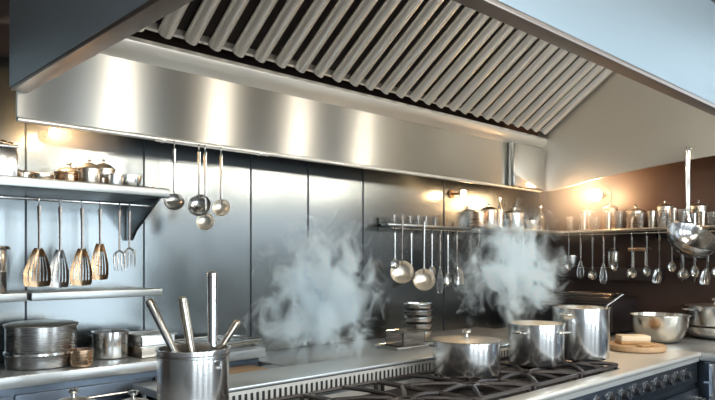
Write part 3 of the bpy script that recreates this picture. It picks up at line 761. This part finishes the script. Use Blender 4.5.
# utensils under the corner shelf
g = 'utensils under the corner shelf'
for k, px in enumerate((503, 513, 523, 533)):
    loc = (P(px, 240, Y=2.46).x, 2.46, SRZ-.034)
    [lambda: spoon('long spoon, first left in the row behind the steam under the corner shelf', loc, .34, -.7, g), lambda: ladle('ladle behind the steam, second in the row under the corner shelf', loc, .33, .042, -.7, g, .2),
     lambda: spoon('spoon behind the steam, third in the row under the corner shelf', loc, .30, -.7, g), lambda: whisk('whisk behind the steam nearest the bend of the corner rail', loc, .33, .03, 0, g)][k]()
rr = [(2.36,'spoon'),(2.27,'whisk'),(2.18,'ladle'),(2.10,'whisk'),(2.02,'spoon'),(1.90,'ladle'),(1.80,'spoon'),(1.72,'turner'),(1.64,'spoon'),(1.57,'ladle'),(1.50,'spoon'),(1.43,'turner'),(1.37,'ladle'),(1.31,'spoon')]
for k, (y, kd) in enumerate(rr):
    loc = (4.355, y, SRZ-.034); lb = '%s, number %s from the bend on the right wall rail' % ({'spoon':'steel spoon','whisk':'wire whisk','ladle':'steel ladle','turner':'slotted turner'}[kd], words[k].replace('first','one').replace('second','two'))
    lb = '%s hanging %s from the bend on the right wall rail' % ({'spoon':'steel spoon','whisk':'wire whisk','ladle':'steel ladle','turner':'slotted turner'}[kd], words[k])
    L = .26 + .05*((k*5)%4)/3
    if kd == 'spoon': spoon(lb, loc, L, -PI/2, g)
    elif kd == 'whisk': whisk(lb, loc, L+.04, .034, -PI/2, g)
    elif kd == 'ladle': ladle(lb, loc, L+.03, .036, -PI/2, g, .3)
    else: turner(lb, loc, L+.02, .02, .06, .10, -PI/2, g, 'utensil', 3)

# ------------------------------------------------------------------ right-hand counter run
o_ = Vector((4.18, 1.2, 0))
rc = thing('oven_counter', 'steel counter with oven front running along the right brown wall', 'counter', o_)
CY0 = -.2
rel(MB().box((3.775,CY0,TZ-.045),(XR-.006,YB-.012,TZ)), o_).build('worktop', M['counter'], rc, .004)
rel(MB().box((3.81,CY0+.02,.12),(XR-.02,YB-.03,TZ-.045)), o_).build('carcass', M['front_blue'], rc)
rel(MB().box((3.795,CY0+.03,TZ-.15),(3.81,1.262,TZ-.05)), o_).build('control_panel', M['front_blue'], rc, .003)
rel(MB().box((3.787,CY0+.03,TZ-.172),(3.81,1.262,TZ-.156)), o_).build('strip', M['pot'], rc, .003)
rel(MB().box((3.785,1.205,.15),(3.81,1.235,TZ-.06)), o_).build('post', M['pot'], rc, .003)
for y0, y1 in ((-.15,.5),(.53,1.19)):
    d = rel(MB().box((3.793,y0,.18),(3.81,y1,TZ-.19)), o_).build('oven_door', M['front_blue'], rc, .004)
    rel(MB().tube([(3.793,y0+.06,TZ-.24),(3.76,y0+.06,TZ-.24),(3.76,y1-.06,TZ-.24),(3.793,y1-.06,TZ-.24)], .009, 10), o_).build('handle', M['chrome'], d)
for y in (1.14,1.03,.92,.6,.45,.3):
    kn = rel(MB().lathe([(.030,0),(.030,.006),(.021,.010),(.019,.034),(.015,.037),(0,.037)], 20, M=T(3.796,y,TZ-.098) @ R(-PI/2,'Y')), o_).build('knob', M['knob'], rc)
    rel(MB().lathe([(.031,0),(.037,.001),(.037,.004),(.031,.005)], 24, M=T(3.796,y,TZ-.098) @ R(-PI/2,'Y'), close=True), o_).build('knob_ring', M['chrome'], kn)
# bowl with whisk handle, stock pot on shallow pan
p = P(659, 342, Z=TZ); 
bowl('mixing_bowl', 'wide flared steel mixing bowl on the right counter', 'bowl', (p.x, p.y, TZ), .165, .165, 'pot_warm')
bx = p
p = P(716, 338, Z=TZ)
bowl('shallow_pan', 'shallow steel pan under the stock pot at the right edge', 'pan', (p.x-.02, p.y, TZ), .185, .075, 'pot')
pot('stock_pot', 'lidded stock pot stacked on a shallow pan at the right edge', 'pot', (p.x-.02, p.y, TZ+.08), .172, .125, rz=-HEAD, handles=(PI, 0), lid=True, hz=.105)
# board with bread
p = P(635.5, 350, Z=TZ)
t = thing('round_board', 'thick round wooden board on the steel corner beside the range', 'cutting board', (p.x, p.y, TZ+.001))
MB().lathe([(0,0),(.146,0),(.153,.006),(.154,.026),(.150,.032),(0,.033)], 48).build('board', M['wood'], t)
t = thing('bread_slab', 'pale block of bread lying on the round wooden board', 'bread', (p.x+.005, p.y+.02, TZ+.0345), -HEAD)
MB().box((-.085,-.05,0),(.085,.05,.014)).build('crust', M['crust'], t, .006)
MB().box((-.083,-.048,.013),(.083,.048,.048)).build('crumb', M['bread'], t, .009)
t = thing('bread_slice', 'flat toasted slice in front of the bread block on the round board', 'bread', (p.x-.06, p.y-.075, TZ+.0345), -HEAD+.5)
MB().box((-.05,-.022,0),(.05,.022,.008)).build('crust', M['crust'], t, .003)
# dark countertop oven in the corner with trays
o_ = Vector((4.37, 2.25, TZ))
ov = thing('countertop_oven', 'dark box oven in the far right corner under the lower shelf', 'oven', o_)
rel(MB().box((4.17,1.95,TZ+.012),(4.57,2.6,TZ+.235)), o_).build('body', M['oven_dark'], ov, .008)
d = rel(MB().box((4.158,1.99,TZ+.035),(4.17,2.50,TZ+.21)), o_).build('door', M['black'], ov, .003)
rel(MB().tube([(4.158,2.05,TZ+.19),(4.135,2.05,TZ+.19),(4.135,2.44,TZ+.19),(4.158,2.44,TZ+.19)], .007, 8), o_).build('handle', M['pot_dark'], d)
for y in (2.0,2.55):
    for x in (4.2,4.54): rel(MB().lathe([(0,0),(.014,0),(.012,.012),(0,.012)], 10, M=T(x,y,TZ)), o_).build('foot', M['black'], ov)
for k in range(2):
    t = thing('baking_sheet', ['lower metal sheet lying on the dark corner oven','upper metal sheet lying on the dark corner oven'][k], 'baking tray', (4.36, 2.2, TZ+.2355+k*.02), .05*k, 'sheets on the corner oven')
    MB().box((-.13,-.2,0),(.13,.2,.004)).build('sheet', M['pot_dark'], t)
    MB().tube([(-.133,-.203,.009),(.133,-.203,.009),(.133,.203,.009),(-.133,.203,.009)], .006, 6, loop=True).build('rim', M['pot_warm'], t)
# lower shelf on the right wall
LSZ = H - .055
o_ = Vector((4.5, 2.1, LSZ))
ls = thing('lower_shelf', 'dark lower shelf on the right brown wall carrying a jar and small rack', 'shelf', o_)
rel(MB().box((4.405,1.78,LSZ-.085),(XR-.004,2.5,LSZ)), o_).build('board', M['oven_dark'], ls, .004)
t = thing('storage_jar', 'pale cylindrical jar with domed lid on the dark lower shelf', 'jar', (4.47, P(613,260,X=4.47).y, LSZ))
MB().lathe([(0,0),(.038,0),(.04,.004),(.04,.105),(0,.105)], 24).build('body', M['pot_warm'], t)
l = MB().lathe([(0,.106),(.042,.106),(.042,.115),(.02,.14),(0,.143)], 24).build('lid', M['pot_dark'], t)
t = thing('small_rack', 'small two legged metal stand with pale top on the dark lower shelf', 'rack', (4.47, P(639,260,X=4.47).y, LSZ))
MB().box((-.05,-.06,.115),(.05,.06,.14)).build('top', M['copper'], t, .006)
for y in (-.042,.042): MB().tube([(0,y,0),(0,y,.115)], .006, 8).build('leg', M['pot_warm'], t)
t = thing('storage_jar', 'squat steel jar at the corner end of the dark lower shelf', 'jar', (4.46, 2.40, LSZ))
MB().lathe([(0,0),(.05,0),(.052,.004),(.052,.08),(0,.08)], 24).build('body', M['pot_dark'], t)
MB().lathe([(0,.081),(.054,.081),(.054,.09),(0,.095)], 24).build('lid', M['pot_warm'], t)
# knives / small tools on a wall strip at right
o_ = Vector((XR, 1.55, H+.02))
ks = thing('tool_rail', 'dark wall strip holding small tools below the giant ladle', 'rack', o_)
rel(MB().box((XR-.018,1.28,H+.0),(XR-.004,1.72,H+.035)), o_).build('strip', M['oven_dark'], ks, .003)
for k, y in enumerate((1.66,1.58,1.50,1.42,1.35)):
    t = thing('kitchen_knife' if k%2 == 0 else 'palette_knife', '%s small tool from the corner on the dark wall strip' % words[k], 'knife', (XR-.024, y, H+.02), PI/2*0, 'tools on the dark wall strip')
    MB().tube([(0,0,.055),(0,0,0),(0,0,-.03)], [.008,.009,.007], 8, flat=.6).build('handle', M['pot_dark'], t)
    MB().prism([(-.009,-.03),(.009,-.03),(.010,-.13),(.0,-.17),(-.008,-.15)], -.0012, .0012, M=R(PI/2,'Z')).build('blade', M['utensil'], t)

# ------------------------------------------------------------------ lamps
def wall_lamp(label, loc, wall, power, r=.022):
    t = thing('wall_lamp', label, 'lamp', loc, 0, 'bare warm wall lamps')
    wd = Vector(wall)
    dist = (YB-.005-loc[1]) if wd.y else (XR-.005-loc[0])
    MB().tube([wd*(r*.8), wd*(r*1.9)], r*.62, 12).build('socket', M['brass'], t)
    MB().tube([wd*(r*1.9), wd*dist], r*.3, 8).tube([wd*(dist-.008), wd*dist], r*1.4, 16).build('mount', M['brass'], t)
    MB().lathe([(r*math.sin(PI*i/12), -r*math.cos(PI*i/12)) for i in range(13)], 20).build('bulb', M['bulb'], t)
    l = bpy.data.lights.new('wall_lamp_light', 'POINT'); l.energy = power*1.0; l.color = (1,.58,.26); l.shadow_soft_size = r*1.2
    lo = bpy.data.objects.new('wall_lamp_light', l); C.objects.link(lo); lo.parent = t; lo.location = -wd*(r*2.4)
    return t
q = P(54, 133, Y=2.64); wall_lamp('glowing bare wall lamp above the upper shelf at far left', q, (0,1,0), 1.8, .019)
q = P(463, 193, Y=2.64); wall_lamp('small glowing wall lamp just under the hood rim above the corner shelf', q, (0,1,0), 1.4, .020)
q = P(595, 195, X=4.46); wall_lamp('brightest glowing wall lamp on the right brown wall', q, (1,0,0), 12, .042)

for i, (x, y) in enumerate(((-1.0,-1.2),(1.2,-1.2),(3.2,-1.2),(-1.0,.6))):  # unseen ceiling panels added to light the room and reflect in steel
    t = thing('ceiling_fill_light', 'added long ceiling fill light outside the picture, number %s' % ['one','two','three','four'][i], 'fill light', (x, y, ZC), 0, 'added ceiling fill lights')
    MB().box((-.65,-.17,-.05),(.65,.17,0)).build('housing', M['ceil'], t)
    MB().box((-.62,-.14,-.056),(.62,.14,-.05)).build('diffuser', M['tube'], t)

def area(name, loc, rot, sx, sy, e, col):
    l = bpy.data.lights.new(name, 'AREA'); l.shape = 'RECTANGLE'; l.size = sx; l.size_y = sy; l.energy = e; l.color = col
    o = bpy.data.objects.new(name, l); C.objects.link(o); o.location = loc; o.rotation_euler = rot
    return o
area('right_fill_light', (XR+.05,(WY0+WY1)/2,(WZ0+WZ1)/2), (0, math.radians(90), 0), WZ1-WZ0, WY1-WY0, 20, (.80,.93,1.0))  # unseen fill light, added to brighten the front skirt
for a, b in FW_: area('front_fill_light', ((a+b)/2, YF-.015, 1.42), (math.radians(90), 0, 0), b-a, 2.5, 55, (.80,.92,1.0))  # unseen fill lights, added to reflect in pots and light the room
for k in range(5):
    lo = area('hood_fill_light', (HX0+.35+k*.74, HY0+.045, ZB+.19), (math.radians(68), 0, 0), .11, .11, 8.5, (1,.92,.78))  # light of the added hood lamps, aimed at filters and rear panel

# ------------------------------------------------------------------ steam
def steam(label, c, size, dens, seed, scale=5.0, lean=(0,0)):
    m = bpy.data.materials.new('steam'); m.use_nodes = True; nt = m.node_tree
    for n_ in list(nt.nodes): nt.nodes.remove(n_)
    out = nt.nodes.new('ShaderNodeOutputMaterial'); vol = nt.nodes.new('ShaderNodeVolumePrincipled')
    vol.inputs['Color'].default_value = (.86,.95,1,1); vol.inputs['Anisotropy'].default_value = .1
    tc = nt.nodes.new('ShaderNodeTexCoord')
    nz = nt.nodes.new('ShaderNodeTexNoise'); nz.noise_dimensions = '3D'
    nz.inputs['Scale'].default_value = scale; nz.inputs['Detail'].default_value = 6; nz.inputs['Roughness'].default_value = .60; nz.inputs['Distortion'].default_value = .9
    mp = nt.nodes.new('ShaderNodeMapping'); mp.inputs['Location'].default_value = (seed*3.1, seed*1.7, seed); mp.inputs['Scale'].default_value = (1.1,1.1,.9)
    nt.links.new(tc.outputs['Object'], mp.inputs[0]); nt.links.new(mp.outputs[0], nz.inputs['Vector'])
    # radial fall-off within the ellipsoid
    ms = nt.nodes.new('ShaderNodeMapping'); ms.inputs['Scale'].default_value = (1/size[0],1/size[1],1/size[2])
    nt.links.new(tc.outputs['Object'], ms.inputs[0])
    ln = nt.nodes.new('ShaderNodeVectorMath'); ln.operation = 'LENGTH'; nt.links.new(ms.outputs[0], ln.inputs[0])
    fo = nt.nodes.new('ShaderNodeMapRange'); fo.inputs[1].default_value = .25; fo.inputs[2].default_value = 1.0; fo.inputs[3].default_value = 0; fo.inputs[4].default_value = .24
    nt.links.new(ln.outputs['Value'], fo.inputs[0])
    sb = nt.nodes.new('ShaderNodeMath'); sb.operation = 'SUBTRACT'
    nt.links.new(nz.outputs['Fac'], sb.inputs[0]); nt.links.new(fo.outputs[0], sb.inputs[1])
    rm = nt.nodes.new('ShaderNodeMapRange'); rm.inputs[1].default_value = .39; rm.inputs[2].default_value = .64; rm.inputs[3].default_value = 0; rm.inputs[4].default_value = dens
    nt.links.new(sb.outputs[0], rm.inputs[0]); nt.links.new(rm.outputs[0], vol.inputs['Density'])
    nt.links.new(vol.outputs[0], out.inputs['Volume'])
    mb = MB().lathe([(math.sin(PI*i/14), -math.cos(PI*i/14)) for i in range(15)], 24, M=Matrix.Diagonal((*size,1)))
    o = mb.build('steam', m); o.location = c
    return tag(o, label, 'steam', 'steam over the range', 'stuff')
c = P(326, 302, D=2.75); steam('dense bluish white steam billowing over the range ledge at centre left', c, (.42,.20,.42), 34, 1.3, 8.5)
c = P(512, 268, D=3.06); steam('white steam rising from the pots on the right half of the range', c, (.47,.19,.35), 26, 4.1, 8.5)

def haze(label, c, size, dens):
    m = bpy.data.materials.new('haze'); m.use_nodes = True; nt = m.node_tree
    for n_ in list(nt.nodes): nt.nodes.remove(n_)
    out = nt.nodes.new('ShaderNodeOutputMaterial'); vol = nt.nodes.new('ShaderNodeVolumeScatter')
    vol.inputs['Anisotropy'].default_value = .3
    tc = nt.nodes.new('ShaderNodeTexCoord'); ms = nt.nodes.new('ShaderNodeMapping'); ms.inputs['Scale'].default_value = (1/size[0],1/size[1],1/size[2])
    nt.links.new(tc.outputs['Object'], ms.inputs[0])
    ln = nt.nodes.new('ShaderNodeVectorMath'); ln.operation = 'LENGTH'; nt.links.new(ms.outputs[0], ln.inputs[0])
    fo = nt.nodes.new('ShaderNodeMapRange'); fo.interpolation_type = 'SMOOTHSTEP'
    fo.inputs[1].default_value = 0; fo.inputs[2].default_value = 1; fo.inputs[3].default_value = dens; fo.inputs[4].default_value = 0
    nt.links.new(ln.outputs['Value'], fo.inputs[0]); nt.links.new(fo.outputs[0], vol.inputs['Density'])
    nt.links.new(vol.outputs[0], out.inputs['Volume'])
    o = MB().lathe([(math.sin(PI*i/14), -math.cos(PI*i/14)) for i in range(15)], 24, M=Matrix.Diagonal((*size,1))).build('haze', m)
    o.location = c
    return tag(o, label, 'haze', None, 'stuff')
haze('warm drifting haze glowing around the brightest lamp on the right wall', (4.10,2.15,H+.44), (.48,.50,.38), 1.5)
haze('faint warm haze glowing around the lamp above the upper left shelf', (.93,2.55,H+.455), (.26,.19,.15), 3.0)

# ------------------------------------------------------------------ world, camera, view
w = bpy.data.worlds.new('world'); bpy.context.scene.world = w; w.use_nodes = True
bg = w.node_tree.nodes['Background']; bg.inputs[0].default_value = (.62,.80,1,1); bg.inputs[1].default_value = .8
cam = bpy.data.cameras.new('camera'); co = bpy.data.objects.new('camera', cam); C.objects.link(co)
co.location = (0,0,H); co.rotation_euler = (PI/2, 0, -HEAD)
cam.sensor_width = 36; cam.lens = FPX/715*36; cam.shift_x = -.5/715; cam.shift_y = (HOR-200)/715; cam.clip_start = .02
sc = bpy.context.scene; sc.camera = co
vs_ = sc.view_settings; vs_.view_transform = 'Standard'; vs_.look = 'None'; vs_.gamma = 1; vs_.use_curve_mapping = False; vs_.exposure = 0.10
sc.cycles.use_denoising = True
sc.cycles.max_bounces = 8; sc.cycles.glossy_bounces = 5; sc.cycles.diffuse_bounces = 3; sc.cycles.volume_bounces = 4; sc.cycles.transparent_max_bounces = 12
sc.cycles.sample_clamp_indirect = 6; sc.cycles.volume_step_rate = 1.0
sc.cycles.caustics_reflective = False; sc.cycles.caustics_refractive = False
